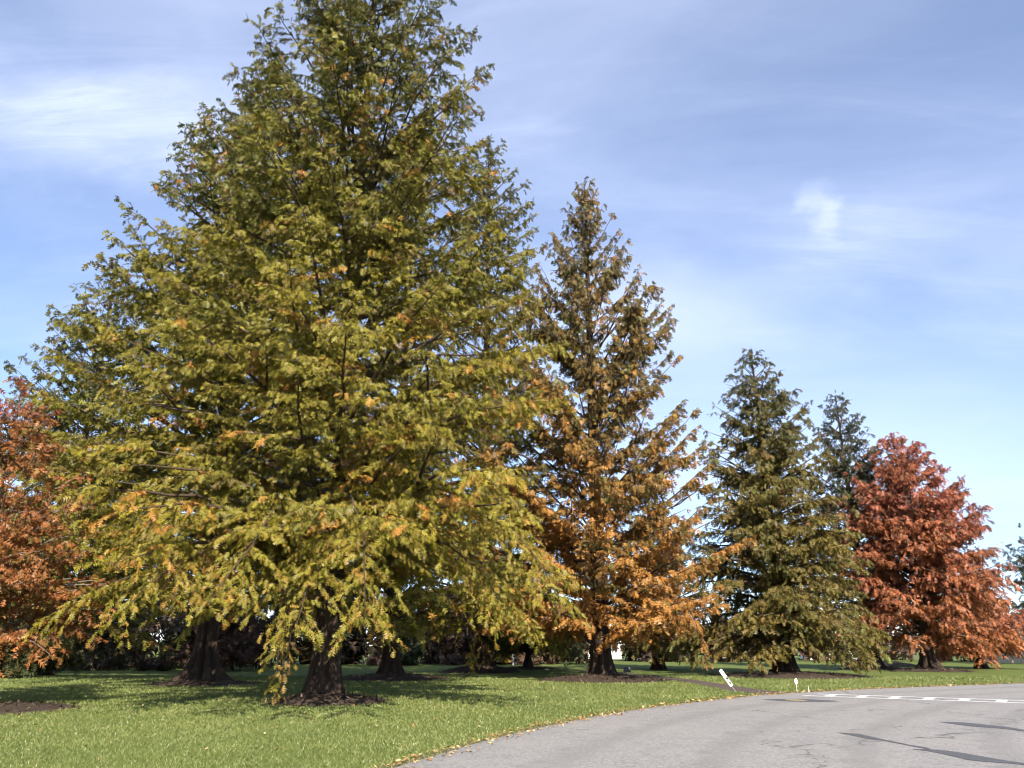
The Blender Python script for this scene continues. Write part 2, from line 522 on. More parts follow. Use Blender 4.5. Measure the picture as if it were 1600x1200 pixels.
def tubes(paths, sides):
    """paths: list of (points (n,3), radii (n,)) -> verts, quads"""
    VV, FF = [], []
    off = 0
    a = np.linspace(0, 2 * math.pi, sides, endpoint=False)
    ca, sa = np.cos(a), np.sin(a)
    for P, rad in paths:
        n = len(P)
        T = nrm(np.gradient(P, axis=0))
        ref = np.array([0.3, 0.2, 1.0]) if abs(T[0, 2]) < 0.8 else np.array([1.0, 0.1, 0.2])
        A = nrm(np.cross(T, ref)); B = np.cross(T, A)
        ring = P[:, None, :] + rad[:, None, None] * (ca[None, :, None] * A[:, None, :] + sa[None, :, None] * B[:, None, :])
        VV.append(ring.reshape(-1, 3))
        i = np.arange(n - 1)[:, None] * sides; j = np.arange(sides)[None, :]
        j2 = (j + 1) % sides
        FF.append(np.stack([i + j, i + j2, i + sides + j2, i + sides + j], 2).reshape(-1, 4) + off)
        off += n * sides
    return np.concatenate(VV), np.concatenate(FF)

def trunk_mesh(name, H, r, flare, mat, parent, seed, flutes=7, lean=(0, 0), segs=56, flute_depth=0.26):
    zs = np.concatenate([[-0.15, 0, 0.06, 0.14, 0.24, 0.36, 0.5, 0.7, 0.95, 1.25, 1.6, 2.0, 2.5, 3.1, 3.8], np.linspace(4.6, H * 0.985, 22)]) if H > 9 else np.concatenate([[-0.1, 0, 0.08, 0.2, 0.4, 0.7, 1.1], np.linspace(1.5, H * 0.98, 12)])
    a = np.linspace(0, 2 * math.pi, segs, endpoint=False)
    V = []
    for z in zs:
        zc = max(z, 0)
        base = r * max(0.02, (1 - zc / H)) ** 0.85
        fl = math.exp(-zc / (0.55 * r / 0.6 + 0.15))
        for t in a:
            ph = seed * 1.7
            w = mnoise.noise((math.cos(t) * 1.6 + seed, math.sin(t) * 1.6, zc * 0.12))
            root = 0.5 + 0.5 * math.sin(flutes * t + ph + 1.2 * w)
            w2 = mnoise.noise((math.cos(t) * 5 + seed, math.sin(t) * 5, zc * 0.25))
            rr = base * (1 + flute_depth * (math.exp(-zc / 4.0) * 0.9 + 0.12) * (root - 0.5) * 2 + 0.07 * w2 + 0.12 * w * math.exp(-zc / 5))
            rr += r * flare * fl * (0.45 + 0.75 * root + 0.35 * w)
            V.append((rr * math.cos(t) + lean[0] * zc, rr * math.sin(t) + lean[1] * zc, z))
    n = len(zs)
    I = np.arange(n * segs).reshape(n, segs)
    I2 = np.roll(I, -1, 1)
    F = np.stack([I[:-1].ravel(), I2[:-1].ravel(), I2[1:].ravel(), I[1:].ravel()], 1)
    return np_mesh(name, V, F, 4, mat, parent, smooth=True)

def conifer(name, label, base, H, profile, nlimb, seed, palette, spray=0.3, step=0.11, bstep=0.30, pairs=6, r=0.55, flare=1.3,
            rise=(-0.05, 0.55, 1.1), group=None, z0=1.6, bark_m=None, blen=(0.45, 0.12), start=0.28, droop=0.36, extra=(), flutes=7,
            low_hang=0.25, skip=None, lean=(0, 0), twig=True, kmin=0.86, hang=0.68, ztop=0.99, power=0.85, limb_r=1.0, inner=0.35, zlow=1.3, void=-0.25, vfreq=0.7, hide=None, sub=1.6, void_low=0.0):
    g = np.random.default_rng(seed)
    root = empty(name, (base[0], base[1], 0))
    tag(root, label, 'tree', group)
    bark_m = bark_m or BARK
    trunk_mesh('trunk', H, r, flare, bark_m, root, seed, flutes, lean)
    pz = np.array([p[0] for p in profile]); pr_ = np.array([p[1] for p in profile])
    limbs = []        # (points, u along, colour seed, length)
    ga = g.uniform(0, 6.28)
    for i in range(nlimb):
        q = (i + g.uniform(0, 1)) / nlimb
        zt = z0 + (H * ztop - z0) * q ** power
        ga += 2.39996 + g.normal(0, 0.35)
        t = zt / H
        Rr = np.interp(zt, pz, pr_) * (g.uniform(kmin, 1.02) if g.random() > 0.13 else g.uniform(0.45, kmin))
        Rr *= 1 + 0.09 * mnoise.noise((math.cos(ga) * 1.3 + seed, math.sin(ga) * 1.3, zt * 0.35))
        if skip is not None and skip(ga, zt): continue
        ri = np.interp(t, [0, 0.45, 1.0], rise) * g.uniform(0.75, 1.25)
        up = Rr * ri
        zb = zt - up
        lo = zlow + 0.4 * g.random()
        if zb < lo: zb = lo + 0.35 * g.random()
        zb = min(zb, H * 0.975)
        n = 11
        u = np.linspace(0, 1, n)
        dirx, diry = math.cos(ga), math.sin(ga)
        hump = low_hang * Rr * (1 - t) * np.sin(np.pi * u) * 0.55
        zz_ = zb + (zt - zb) * u ** 1.25 + hump
        bend = g.normal(0, 0.15) * Rr * u ** 2
        wob = np.cumsum(g.normal(0, 0.035 * Rr / 5 + .01, (n, 3)), 0)
        P = np.stack([dirx * Rr * u - diry * bend + lean[0] * zz_, diry * Rr * u + dirx * bend + lean[1] * zz_, zz_], 1) + wob * u[:, None]
        limbs.append((P, g.random(), Rr, t, None))
        for k_ in range(int(sub + g.random()) if Rr > 2.2 else 0):
            s_ = g.uniform(0.28, 0.72)
            i0 = s_ * (n - 1); ia = int(i0)
            p0 = P[ia] + (P[ia + 1] - P[ia]) * (i0 - ia)
            an = ga + g.choice([-1, 1]) * g.uniform(0.45, 1.0)
            l2 = Rr * g.uniform(0.30, 0.50) * (1.15 - 0.5 * s_)
            q2 = np.linspace(0, 1, 5)
            rise2 = l2 * (0.55 * ri + g.uniform(-0.12, 0.25))
            P2 = p0 + np.stack([math.cos(an) * l2 * q2, math.sin(an) * l2 * q2, rise2 * q2 ** 0.9 - 0.10 * l2 * q2 ** 2], 1)
            P2 += np.cumsum(g.normal(0, 0.035, (5, 3)), 0) * q2[:, None]
            limbs.append((P2, g.random(), l2, t, None))
    for pts, over in extra:
        P = np.array(pts, float) - np.array([base[0], base[1], 0])
        L = np.linalg.norm(np.diff(P, axis=0), axis=1); uu = np.concatenate([[0], np.cumsum(L)]) / L.sum()
        q = np.linspace(0, 1, 11)
        P = np.stack([np.interp(q, uu, P[:, k_]) for k_ in range(3)], 1)
        P[1:-1] = 0.25 * P[:-2] + 0.5 * P[1:-1] + 0.25 * P[2:]
        P[1:] += np.cumsum(g.normal(0, 0.055, (10, 3)), 0)
        limbs.append((P, g.random(), L.sum(), P[-1, 2] / H, over))
    big, small = [], []
    SP, SD, SL, SC = [], [], [], []
    for P, cs, Rr, t, over in limbs:
        rl = (0.018 + 0.0125 * Rr) * limb_r * (0.5 if over is not None else 1.0)
        n = len(P)
        big.append((P, rl * (1 - np.linspace(0, 1, n)) ** 0.8 + 0.006))
        seg = np.linalg.norm(np.diff(P, axis=0), axis=1)
        Ltot = seg.sum()
        cu = np.concatenate([[0], np.cumsum(seg)]) / Ltot
        st = start * min(1.0, Rr / 3.0)
        nb = max(3, int(Ltot * (1 - st) / bstep))
        side = 1
        for j in range(nb + 1):
            s = st + (1 - st) * ((j + g.uniform(-.3, .3)) / nb)
            s = min(max(s, 0.02), 1.0)
            p0 = np.array([np.interp(s, cu, P[:, k_]) for k_ in range(3)])
            s2 = min(s + 0.06, 1.0); s1 = s2 - 0.06
            T = nrm(np.array([np.interp(s2, cu, P[:, k_]) - np.interp(s1, cu, P[:, k_]) for k_ in range(3)]))
            lat = nrm(np.cross(T, (0, 0, 1.0)))
            thr = void + (void_low if p0[2] < 0.27 * H else 0.0) - (0.25 if over is not None else 0.0)
            if mnoise.noise((p0[0] * vfreq + seed, p0[1] * vfreq, p0[2] * vfreq * 1.3)) < thr and s < 0.93: continue
            if over is None:
                if p0[1] > 0.25 * Rr and g.random() < 0.68: continue
                if hide is not None and hide(p0) and g.random() < 0.6: continue
            sh = (1 - s) / (1 - st)                       # 1 at the start of foliage, 0 at the tip
            bl = (blen[0] + blen[1] * Rr) * (0.52 + 0.78 * min(1, 1.6 * sh)) * g.uniform(0.65, 1.15)
            if s < st + 0.18: bl *= 0.8
            if over is not None: bl *= over[3]
            nzc = mnoise.noise((p0[0] * .45 + seed * 3, p0[1] * .45, p0[2] * .45))
            for sd_ in ((side, -side) if g.random() > inner else (side,)):
                dr = nrm(T * 0.75 + lat * sd_ * g.uniform(0.55, 1.1) + np.array([0, 0, g.uniform(-0.35, 0.6)]))
                m = max(2, int(bl / step))
                uu = (np.arange(m) + g.uniform(0.2, 1.0, m)) / m
                pts = p0 + dr * bl * uu[:, None] + np.array([0, 0, -1.0]) * (droop * bl * uu ** 2)[:, None]
                tang = dr + np.array([0, 0, -2.0]) * (droop * uu)[:, None]
                sp = tang * 0.55 + g.normal(0, 0.5, (m, 3)) + np.array([0, 0, -hang])
                SP.append(pts); SD.append(sp)
                SL.append(spray * g.uniform(0.65, 1.25, m) * (0.85 if over is not None else 1.0))
                h = np.array([p0[2] / H] * m)
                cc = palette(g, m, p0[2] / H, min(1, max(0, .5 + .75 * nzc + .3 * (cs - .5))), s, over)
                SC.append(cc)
                if twig and g.random() < 0.2:
                    q = np.array([0, 1.0]) * .85
                    tp = p0 + dr * bl * q[:, None] + np.array([0, 0, -1.0]) * (droop * bl * q ** 2)[:, None]
                    small.append((tp, np.array([0.010, 0.003]) * (0.7 + 0.06 * Rr)))
            side = -side
    # leader
    m = int(6 + H * 0.8)
    zl = H * (0.93 + 0.07 * g.uniform(0, 1, m))
    SP.append(np.stack([lean[0] * zl, lean[1] * zl, zl], 1)); SD.append(g.normal(0, 0.6, (m, 3)) + [0, 0, -0.3])
    SL.append(np.full(m, spray)); SC.append(palette(g, m, 0.97, 0.5, 0.5, None))
    P, D, L, C = np.concatenate(SP), np.concatenate(SD), np.concatenate(SL), np.concatenate(SC)
    ok = P[:, 2] > 0.25
    P, D, L, C = P[ok], D[ok], L[ok], C[ok]
    v, f, c = scatter(P, D, L, C, pairs, g)
    np_mesh('crown', v, f, 3, LEAF, root, c)
    bv, bf = tubes(big, 5)
    if small:
        tv, tf = tubes(small, 3)
        bf = np.concatenate([bf, tf + len(bv)]); bv = np.concatenate([bv, tv])
    br = np_mesh('branches', bv, bf, 4, bark_m if bark_m is not BARK else TWIG, root, smooth=True)
    br['kind'] = 'stuff'
    print(name, 'sprays', len(P), 'tris', len(f))
    return root

def lerp(a, b, t):
    return np.asarray(a) * (1 - t) + np.asarray(b) * t
YG, GR, DG, BR, OR, RU = np.array([.265, .215, .026]), np.array([.12, .122, .021]), np.array([.06, .078, .03]), np.array([.16, .10, .036]), np.array([.42, .19, .045]), np.array([.30, .10, .03])
def vary(g, m, base, tint=None, amount=0.0):
    """m sprays round one colour, each leaning by its own share towards a second one"""
    c = np.tile(np.asarray(base, float), (m, 1))
    if tint is not None:
        t = np.clip(amount + g.normal(0, 0.28, (m, 1)), 0, 1)
        c = c * (1 - t) + np.asarray(tint) * t
    return c * g.uniform(0.8, 1.2, (m, 1))
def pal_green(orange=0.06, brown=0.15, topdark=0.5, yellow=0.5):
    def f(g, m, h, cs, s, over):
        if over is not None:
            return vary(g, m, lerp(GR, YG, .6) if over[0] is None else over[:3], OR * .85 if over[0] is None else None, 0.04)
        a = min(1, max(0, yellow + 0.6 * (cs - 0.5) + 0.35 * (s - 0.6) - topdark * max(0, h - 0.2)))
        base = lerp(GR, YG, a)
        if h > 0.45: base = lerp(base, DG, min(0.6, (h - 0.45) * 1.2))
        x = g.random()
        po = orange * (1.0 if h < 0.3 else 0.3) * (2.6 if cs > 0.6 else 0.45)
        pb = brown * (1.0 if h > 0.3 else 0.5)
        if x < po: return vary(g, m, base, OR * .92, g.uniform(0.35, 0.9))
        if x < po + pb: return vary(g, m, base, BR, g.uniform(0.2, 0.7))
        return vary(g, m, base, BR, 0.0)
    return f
def pal_orange(g, m, h, cs, s, over):
    if over is not None: return vary(g, m, over[:3], np.array([.26, .14, .04]), .15)
    ol = np.array([.145, .108, .03])
    gold = np.array([.42, .19, .046])
    w = np.clip(1.22 - h * 2.3 + 0.5 * (cs - .5), 0, 1)
    base = lerp(ol, gold, w * g.uniform(0.45, 1.0))
    if h > 0.55: base = lerp(base, np.array([.095, .090, .045]), min(.75, (h - .55) * 2.4))
    x = g.random()
    if x < 0.34 * (0.2 + w) * (1.5 if cs > .55 else .6): return vary(g, m, base, OR, g.uniform(0.3, 0.85))
    if x < 0.52: return vary(g, m, base, np.array([.14, .09, .035]), 0.55)
    if x < 0.64: return vary(g, m, base, np.array([.11, .115, .03]), 0.6)
    return vary(g, m, base, OR, .1)
def pal_olive(g, m, h, cs, s, over):
    base = lerp(np.array([.17, .128, .028]), np.array([.108, .102, .026]), np.clip(cs + g.normal(0, .25), 0, 1))
    if h > 0.5: base = lerp(base, np.array([.055, .072, .036]), min(0.85, (h - 0.5) * 1.9))
    return vary(g, m, base, np.array([.18, .10, .035]), 0.55 if g.random() < .12 else 0.0)
def pal_dark(g, m, h, cs, s, over):
    base = lerp(np.array([.040, .056, .030]), np.array([.068, .074, .034]), cs)
    return vary(g, m, base, np.array([.13, .07, .04]), 0.5 if g.random() < .18 else 0.0)
def pal_red(g, m, h, cs, s, over):
    base = lerp(np.array([.41, .148, .054]), np.array([.36, .113, .064]), np.clip(h * 1.3 - 0.15 + (cs - .5) * .8, 0, 1))
    return vary(g, m, base, np.array([.13, .068, .036]), g.choice([.0, .0, .3, .6]))
def pal_rust(g, m, h, cs, s, over):
    base = lerp(np.array([.34, .128, .04]), np.array([.21, .08, .032]), np.clip(cs + g.normal(0, .2), 0, 1))
    if h > 0.85: base = lerp(base, np.array([.26, .075, .06]), 0.5)
    return vary(g, m, base, np.array([.12, .12, .03]), .5 if g.random() < .14 else 0.0)

ROW = 'dawn redwoods along the lawn'
main_extra = [
    ([(-5.5, 23.4, 3.9), (-5.9, 21.9, 3.6), (-6.0, 20.9, 2.9), (-5.9, 20.5, 2.0), (-5.8, 20.4, 1.1), (-5.75, 20.4, 0.55)], (None, 0, 0, .6)),
    ([(-5.5, 23.4, 3.4), (-6.2, 21.8, 3.2), (-6.3, 20.8, 2.2), (-6.2, 20.5, 1.2)], (None, 0, 0, .6)),
    ([(-5.5, 23.4, 3.0), (-5.6, 21.8, 2.7), (-5.7, 20.8, 1.7), (-5.65, 20.5, .5)], (.24, .15, .045, .45)),
    ([(-5.4, 23.4, 6.4), (-4.3, 20.4, 5.6), (-3.2, 17.4, 3.6), (-2.9, 16.2, 2.2)], (None, 0, 0, 1.0)),
    ([(-5.4, 23.4, 3.7), (-4.4, 20.6, 3.9), (-4.4, 17.2, 2.6), (-4.1, 16.0, 1.8)], (None, 0, 0, .9)),
    ([(-5.4, 23.4, 5.2), (-5.9, 19.8, 5.0), (-5.8, 17.2, 3.2), (-5.9, 16.2, 2.3)], (None, 0, 0, .9)),
    ([(-5.4, 23.4, 4.4), (-7.4, 20.6, 4.3), (-8.1, 18.2, 3.2), (-8.5, 17.4, 2.4)], (None, 0, 0, 1.0)),
    ([(-5.6, 23.5, 3.8), (-8.8, 22.4, 3.9), (-11.4, 21.0, 3.0), (-12.0, 20.6, 2.2)], (None, 0, 0, 1.0)),
    ([(-5.4, 23.4, 6.0), (-2.0, 21.2, 5.6), (.3, 19.3, 3.9), (.9, 18.6, 2.5)], (None, 0, 0, 1.0)),
    ([(-5.4, 23.4, 4.2), (-2.6, 21.8, 4.7), (-.8, 20.6, 3.7), (-.1, 20.0, 2.3)], (None, 0, 0, 1.0)),
    ([(-5.4, 23.4, 3.5), (-2.8, 23.0, 3.8), (-.6, 22.6, 3.1), (.5, 22.3, 1.7)], (None, 0, 0, 1.0)),
    ([(-5.6, 23.5, 4.6), (-7.6, 21.2, 4.4), (-7.9, 19.6, 3.3), (-7.9, 19.2, 2.7)], (.32, .18, .045, .6)),
]
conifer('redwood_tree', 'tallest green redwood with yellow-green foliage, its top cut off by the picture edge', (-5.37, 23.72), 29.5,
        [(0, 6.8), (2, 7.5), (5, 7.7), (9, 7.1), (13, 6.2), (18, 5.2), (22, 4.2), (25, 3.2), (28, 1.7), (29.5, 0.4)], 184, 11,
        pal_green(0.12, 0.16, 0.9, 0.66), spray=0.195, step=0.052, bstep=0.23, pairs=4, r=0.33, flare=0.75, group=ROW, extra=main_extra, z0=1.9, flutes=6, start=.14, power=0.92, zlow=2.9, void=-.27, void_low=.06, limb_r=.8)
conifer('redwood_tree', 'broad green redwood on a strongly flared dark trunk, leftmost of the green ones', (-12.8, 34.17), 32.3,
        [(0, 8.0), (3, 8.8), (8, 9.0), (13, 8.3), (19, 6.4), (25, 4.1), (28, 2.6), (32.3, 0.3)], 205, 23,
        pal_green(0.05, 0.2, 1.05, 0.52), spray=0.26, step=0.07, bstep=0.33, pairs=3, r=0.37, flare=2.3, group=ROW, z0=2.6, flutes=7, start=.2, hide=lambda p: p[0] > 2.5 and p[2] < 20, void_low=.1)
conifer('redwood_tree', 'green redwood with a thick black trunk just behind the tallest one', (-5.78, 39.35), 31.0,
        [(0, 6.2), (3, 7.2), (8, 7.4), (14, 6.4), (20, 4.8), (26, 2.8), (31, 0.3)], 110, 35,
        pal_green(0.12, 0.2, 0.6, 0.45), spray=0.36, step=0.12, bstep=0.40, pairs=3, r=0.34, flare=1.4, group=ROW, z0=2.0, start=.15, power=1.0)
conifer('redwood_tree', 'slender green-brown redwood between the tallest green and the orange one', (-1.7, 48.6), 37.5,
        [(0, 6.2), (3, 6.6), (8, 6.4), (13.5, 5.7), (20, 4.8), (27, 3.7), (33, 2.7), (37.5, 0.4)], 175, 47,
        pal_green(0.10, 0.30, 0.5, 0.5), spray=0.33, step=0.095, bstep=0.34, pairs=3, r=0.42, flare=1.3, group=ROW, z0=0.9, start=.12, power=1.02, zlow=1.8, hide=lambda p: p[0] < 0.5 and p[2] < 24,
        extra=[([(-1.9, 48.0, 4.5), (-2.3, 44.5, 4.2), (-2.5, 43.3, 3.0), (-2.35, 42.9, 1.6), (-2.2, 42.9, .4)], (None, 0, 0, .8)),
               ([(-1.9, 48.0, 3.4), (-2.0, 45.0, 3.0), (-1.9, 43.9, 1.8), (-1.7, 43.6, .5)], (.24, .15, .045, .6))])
conifer('redwood_tree', 'orange and bronze redwood with an open top standing on a round mulch bed', (4.1, 37.9), 26.6,
        [(0, 4.8), (2, 5.8), (4, 6.7), (6, 6.8), (9, 6.3), (14.3, 5.1), (18.6, 4.2), (21, 2.9), (23.5, 1.8), (26.6, 0.3)], 182, 59,
        pal_orange, spray=0.27, step=0.07, bstep=0.28, pairs=3, r=0.39, flare=1.0, group=ROW, z0=1.9, rise=(0.25, 0.85, 1.5), blen=(0.36, 0.10), low_hang=0.1, limb_r=.75, start=.15,
        extra=[([(4.3, 37.5, 2.6), (3.6, 36.3, 2.9), (2.9, 35.4, 2.2)], (*OR, .9)), ([(4.1, 37.5, 2.4), (4.3, 36.2, 2.8), (4.6, 35.3, 2.2)], (*OR, .9)),
               ([(4.0, 37.5, 2.4), (3.9, 36.2, 2.9), (3.7, 35.3, 2.2)], (*(OR * .9), .9)),
               ([(4.4, 37.6, 2.6), (6.4, 36.0, 4.0), (7.7, 34.9, 3.2), (8.1, 34.5, 1.8), (8.15, 34.5, .7)], (*(OR * .85), .5))], hang=1.1)
conifer('redwood_tree', 'low olive redwood half hidden behind the orange tree', (9.5, 53.5), 13.5,
        [(0, 4.5), (3, 4.6), (7, 3.6), (11, 1.8), (13.5, .2)], 80, 61, pal_olive, spray=0.5, step=0.2, bstep=0.5, pairs=4, r=0.3, flare=.6, group=ROW, z0=.7, droop=.7, zlow=.8, start=.12)
conifer('redwood_tree', 'dense olive green redwood whose branches sweep down to the grass', (14.4, 43.5), 18.4,
        [(0, 5.1), (2, 5.3), (4, 5.1), (8, 4.5), (11, 3.9), (13, 3.4), (15, 2.6), (17, 1.4), (18.4, .25)], 185, 73,
        pal_olive, spray=0.27, step=0.072, bstep=0.28, pairs=3, r=0.42, flare=1.0, group=ROW, z0=0.5, rise=(-.12, .25, .9), droop=0.5, blen=(.45, .12), power=1.12, zlow=.9, start=.14)
conifer('redwood_tree', 'thin dark green redwood with bare lower branches left of the red tree', (23.7, 54.0), 19.0,
        [(0, 2.6), (3, 3.0), (6, 3.0), (9, 3.1), (12, 2.9), (15, 2.4), (17.5, 1.5), (19, .3)], 130, 83,
        pal_dark, spray=0.30, step=0.08, bstep=0.30, pairs=3, r=0.34, flare=1.3, group=ROW, z0=2.6, rise=(0.0, .4, 1.2), start=0.3, blen=(.4, .13))
conifer('redwood_tree', 'full brick red redwood on a black flared trunk', (25.5, 50.3), 15.1,
        [(0, 4.2), (2, 4.7), (5, 4.9), (7, 4.8), (10, 4.2), (12, 3.4), (14, 1.8), (15.1, .3)], 185, 97,
        pal_red, spray=0.29, step=0.078, bstep=0.29, pairs=3, r=0.31, flare=1.8, group=ROW, z0=1.2, rise=(-.05, .4, 1.0), droop=.55, start=.15)
conifer('redwood_tree', 'small rounded rust-red redwood at the right end of the row', (31.6, 55.5), 6.4,
        [(0, 3.0), (1.5, 3.5), (3, 3.5), (5, 2.4), (6.6, .4)], 90, 103,
        pal_red, spray=0.30, step=0.085, bstep=0.30, pairs=3, r=0.22, flare=1.0, group=ROW, z0=0.6, rise=(.1, .5, 1.0), droop=.6, zlow=.7)
conifer('redwood_tree', 'young rust-orange tree with a thin pale trunk at the left picture edge', (-14.2, 21.3), 8.8,
        [(0, 2.6), (2, 3.1), (4, 3.0), (6, 2.2), (8.0, 0.9), (8.8, .15)], 115, 113,
        pal_rust, spray=0.19, step=0.062, bstep=0.22, pairs=3, r=0.10, flare=0.7, group=ROW, z0=.8, zlow=1.0, rise=(.1, .4, .9), bark_m=BARK_PALE, droop=.35, hang=0.35, start=.3, blen=(.35, .14), limb_r=.55)

conifer('redwood_tree', 'blue-green redwood at the far left behind the rust-orange tree', (-25.0, 44.0), 24.5,
        [(0, 6.5), (3, 7.2), (8, 7.2), (13, 5.9), (18, 4.0), (22, 2.0), (24.5, .3)], 125, 131,
        pal_green(0.02, 0.25, 0.9, 0.30), spray=0.36, step=0.12, bstep=0.40, pairs=3, r=0.3, flare=0.6, group=ROW, z0=1.2, start=.15)

# broadleaf trees: limbs fork, leaves sit round the twig ends
def broadleaf(name, label, base, H, spread, seed, colr, nleaf=9000, leaf=0.16, trunk_r=0.16, fork=1.2, cat='tree', mat=None, group=None, zmin=0.9, ncl=60):
    g = np.random.default_rng(seed)
    root = empty(name, (base[0], base[1], 0))
    tag(root, label, cat, group)
    mat = mat or BARK_DARK
    trunk_mesh('trunk', fork * 1.6, trunk_r, 0.5, mat, root, seed, 5, segs=16)
    paths, ends = [], []
    for i in range(ncl):
        a = g.uniform(0, 6.28); el = g.uniform(-0.25, 1.0)
        rad = spread * math.sqrt(g.uniform(0.1, 1)) * math.cos(max(0, el) * 1.2)
        e = np.array([math.cos(a) * rad, math.sin(a) * rad, max(zmin, fork + (H - fork) * (0.12 + 0.85 * el if el > 0 else 0.10 + el * .6))])
        m0 = np.array([0, 0, fork * g.uniform(0.75, 1.3)])
        u = np.linspace(0, 1, 6)[:, None]
        P = m0 * (1 - u) + e * u + np.array([0, 0, 1.0]) * np.sin(np.pi * u) * 0.12 * H + np.cumsum(g.normal(0, 0.05, (6, 3)), 0) * u
        paths.append((P, trunk_r * 0.45 * (1 - u[:, 0]) ** 0.8 + 0.008))
        ends.append(P[3:])
    v, f = tubes(paths, 5)
    np_mesh('branches', v, f, 4, mat, root, smooth=True)['kind'] = 'stuff'
    E_ = np.concatenate(ends)
    pick = E_[g.integers(0, len(E_), nleaf)]
    P = pick + g.normal(0, 1, (nleaf, 3)) * np.array([.42, .42, .28]) * spread * 0.26
    P[:, 2] = np.maximum(P[:, 2], 0.3)
    D = g.normal(0, 1, (nleaf, 3)) + [0, 0, -.3]
    cc = np.array(colr)[g.integers(0, len(colr), nleaf)]
    v, f, c = scatter(P, D, leaf * g.uniform(.7, 1.3, nleaf), cc, 4, g)
    np_mesh('crown', v, f, 3, LEAF, root, c)
    return root
broadleaf('broadleaf_tree', 'small dark spreading tree with a short black trunk between the green and orange redwoods', (1.07, 55.1), 5.2, 4.2, 5,
          [(.035, .05, .02), (.05, .065, .022), (.07, .06, .025)], 3200, .42, .26, 1.1, zmin=1.1, ncl=46)
broadleaf('broadleaf_tree', 'dark green oak reaching in at the right picture edge', (46.5, 66), 11.5, 6.5, 9,
          [(.035, .045, .02), (.05, .055, .025), (.09, .055, .03)], 2600, .5, .4, 3.0, zmin=2.0, ncl=50)
broadleaf('yellow_shrub', 'golden yellow shrub on the far side of the lawn', (-1.6, 66), 2.6, 1.8, 15,
          [(.42, .28, .03), (.34, .25, .04), (.25, .2, .04)], 1600, .35, .08, .4, 'shrub', zmin=.4, ncl=24)
broadleaf('evergreen_shrub', 'round dark evergreen shrub in front of the brown thicket', (-8.0, 63.5), 2.3, 1.1, 17,
          [(.02, .03, .018), (.03, .04, .02)], 1600, .3, .08, .35, 'shrub', zmin=.3, ncl=24)
broadleaf('red_shrub', 'purplish brown shrub behind the left redwood trunk', (-17.5, 51.5), 3.8, 3.2, 19,
          [(.10, .05, .04), (.075, .045, .035), (.12, .075, .04)], 1700, .46, .1, .5, 'shrub', zmin=.4, ncl=34)
broadleaf('leafy_shrub', 'olive shrub at the wood edge beside the rust-orange tree', (-24.3, 40.5), 2.3, 2.6, 27,
          [(.06, .065, .025), (.09, .075, .03), (.05, .06, .02)], 1700, .46, .1, .5, 'shrub', zmin=.3, ncl=34)

# the wood behind the lawn: one mass of twigs and leaves
def thicket(name, label, items, seed, cat='wood'):
    g = np.random.default_rng(seed)
    Ps, Ds, Ls, Cs, tw = [], [], [], [], []
    for (x0, x1, y0, y1, h0, h1, dens, cols, lf) in items:
        n = int(abs(x1 - x0) * dens)
        for i in range(n):
            x = x0 + (x1 - x0) * g.random(); y = y0 + (y1 - y0) * (g.random() ** 1.3)
            h = g.uniform(h0, h1); w = h * g.uniform(.28, .5)
            for k_ in range(6):
                a = g.uniform(0, 6.28)
                e = np.array([x + math.cos(a) * w * g.random(), y + math.sin(a) * w * .6 * g.random(), h * g.uniform(.55, 1.0)])
                u = np.linspace(0, 1, 4)[:, None]
                b = np.array([x, y, 0])
                tw.append((b * (1 - u) + e * u + g.normal(0, .08, (4, 3)) * u, np.array([.035, .025, .016, .006]) * (0.5 + h / 6)))
                m = 9
                uu = g.uniform(.15, 1.05, m)[:, None]
                Ps.append(b * (1 - uu) + e * uu + g.normal(0, .16 * w + .12, (m, 3)))
                Ds.append(g.normal(0, 1, (m, 3)) + [0, 0, -.2])
                Ls.append(1.25 * lf * g.uniform(.7, 1.3, m))
                Cs.append(np.tile(np.array(cols[g.integers(0, len(cols))]), (m, 1)) * g.uniform(.75, 1.25, (m, 1)))
    P, D, L, C = map(np.concatenate, (Ps, Ds, Ls, Cs))
    P[:, 2] = np.maximum(P[:, 2], .05)
    v, f, c = scatter(P, D, L, C, 3, g)
    root = empty(name, (0, 0, 0))
    tag(root, label, cat, kind='stuff')
    np_mesh('foliage', v, f, 3, LEAF, root, c)
    tv, tf = tubes(tw, 3)
    np_mesh('stems', tv, tf, 4, BARK_DARK, root)
    print(name, len(f))
brown = [(.09, .055, .038), (.075, .05, .04), (.11, .07, .04), (.06, .045, .035)]
mixed = [(.07, .055, .03), (.05, .055, .025), (.10, .065, .035), (.06, .04, .035), (.09, .085, .03)]
ruddy = [(.13, .07, .05), (.10, .06, .045), (.15, .09, .05), (.08, .06, .045)]
thicket('wood_edge', 'dim brown and olive thicket along the far edge of the lawn',
        [(-60, -14, 54, 60, 3.0, 6.0, 1.3, mixed, .6), (-60, -12, 64, 70, 6.5, 9.5, 1.1, mixed, 1.1), (-16, 6, 67, 72, 3.0, 5.6, 1.6, brown, .65), (-18, 2, 72, 76, 6.0, 7.5, 1.5, brown, 1.0), (4, 24, 77, 84, 3.0, 5.4, 1.4, brown, .95),
         (22, 62, 77, 86, 2.2, 3.8, 1.1, ruddy, .65), (-60, -16, 50, 54, .5, 1.3, 1.2, mixed, .35), (-12, 2, 64, 66, .3, .8, 1.0, ruddy, .35)], 5)

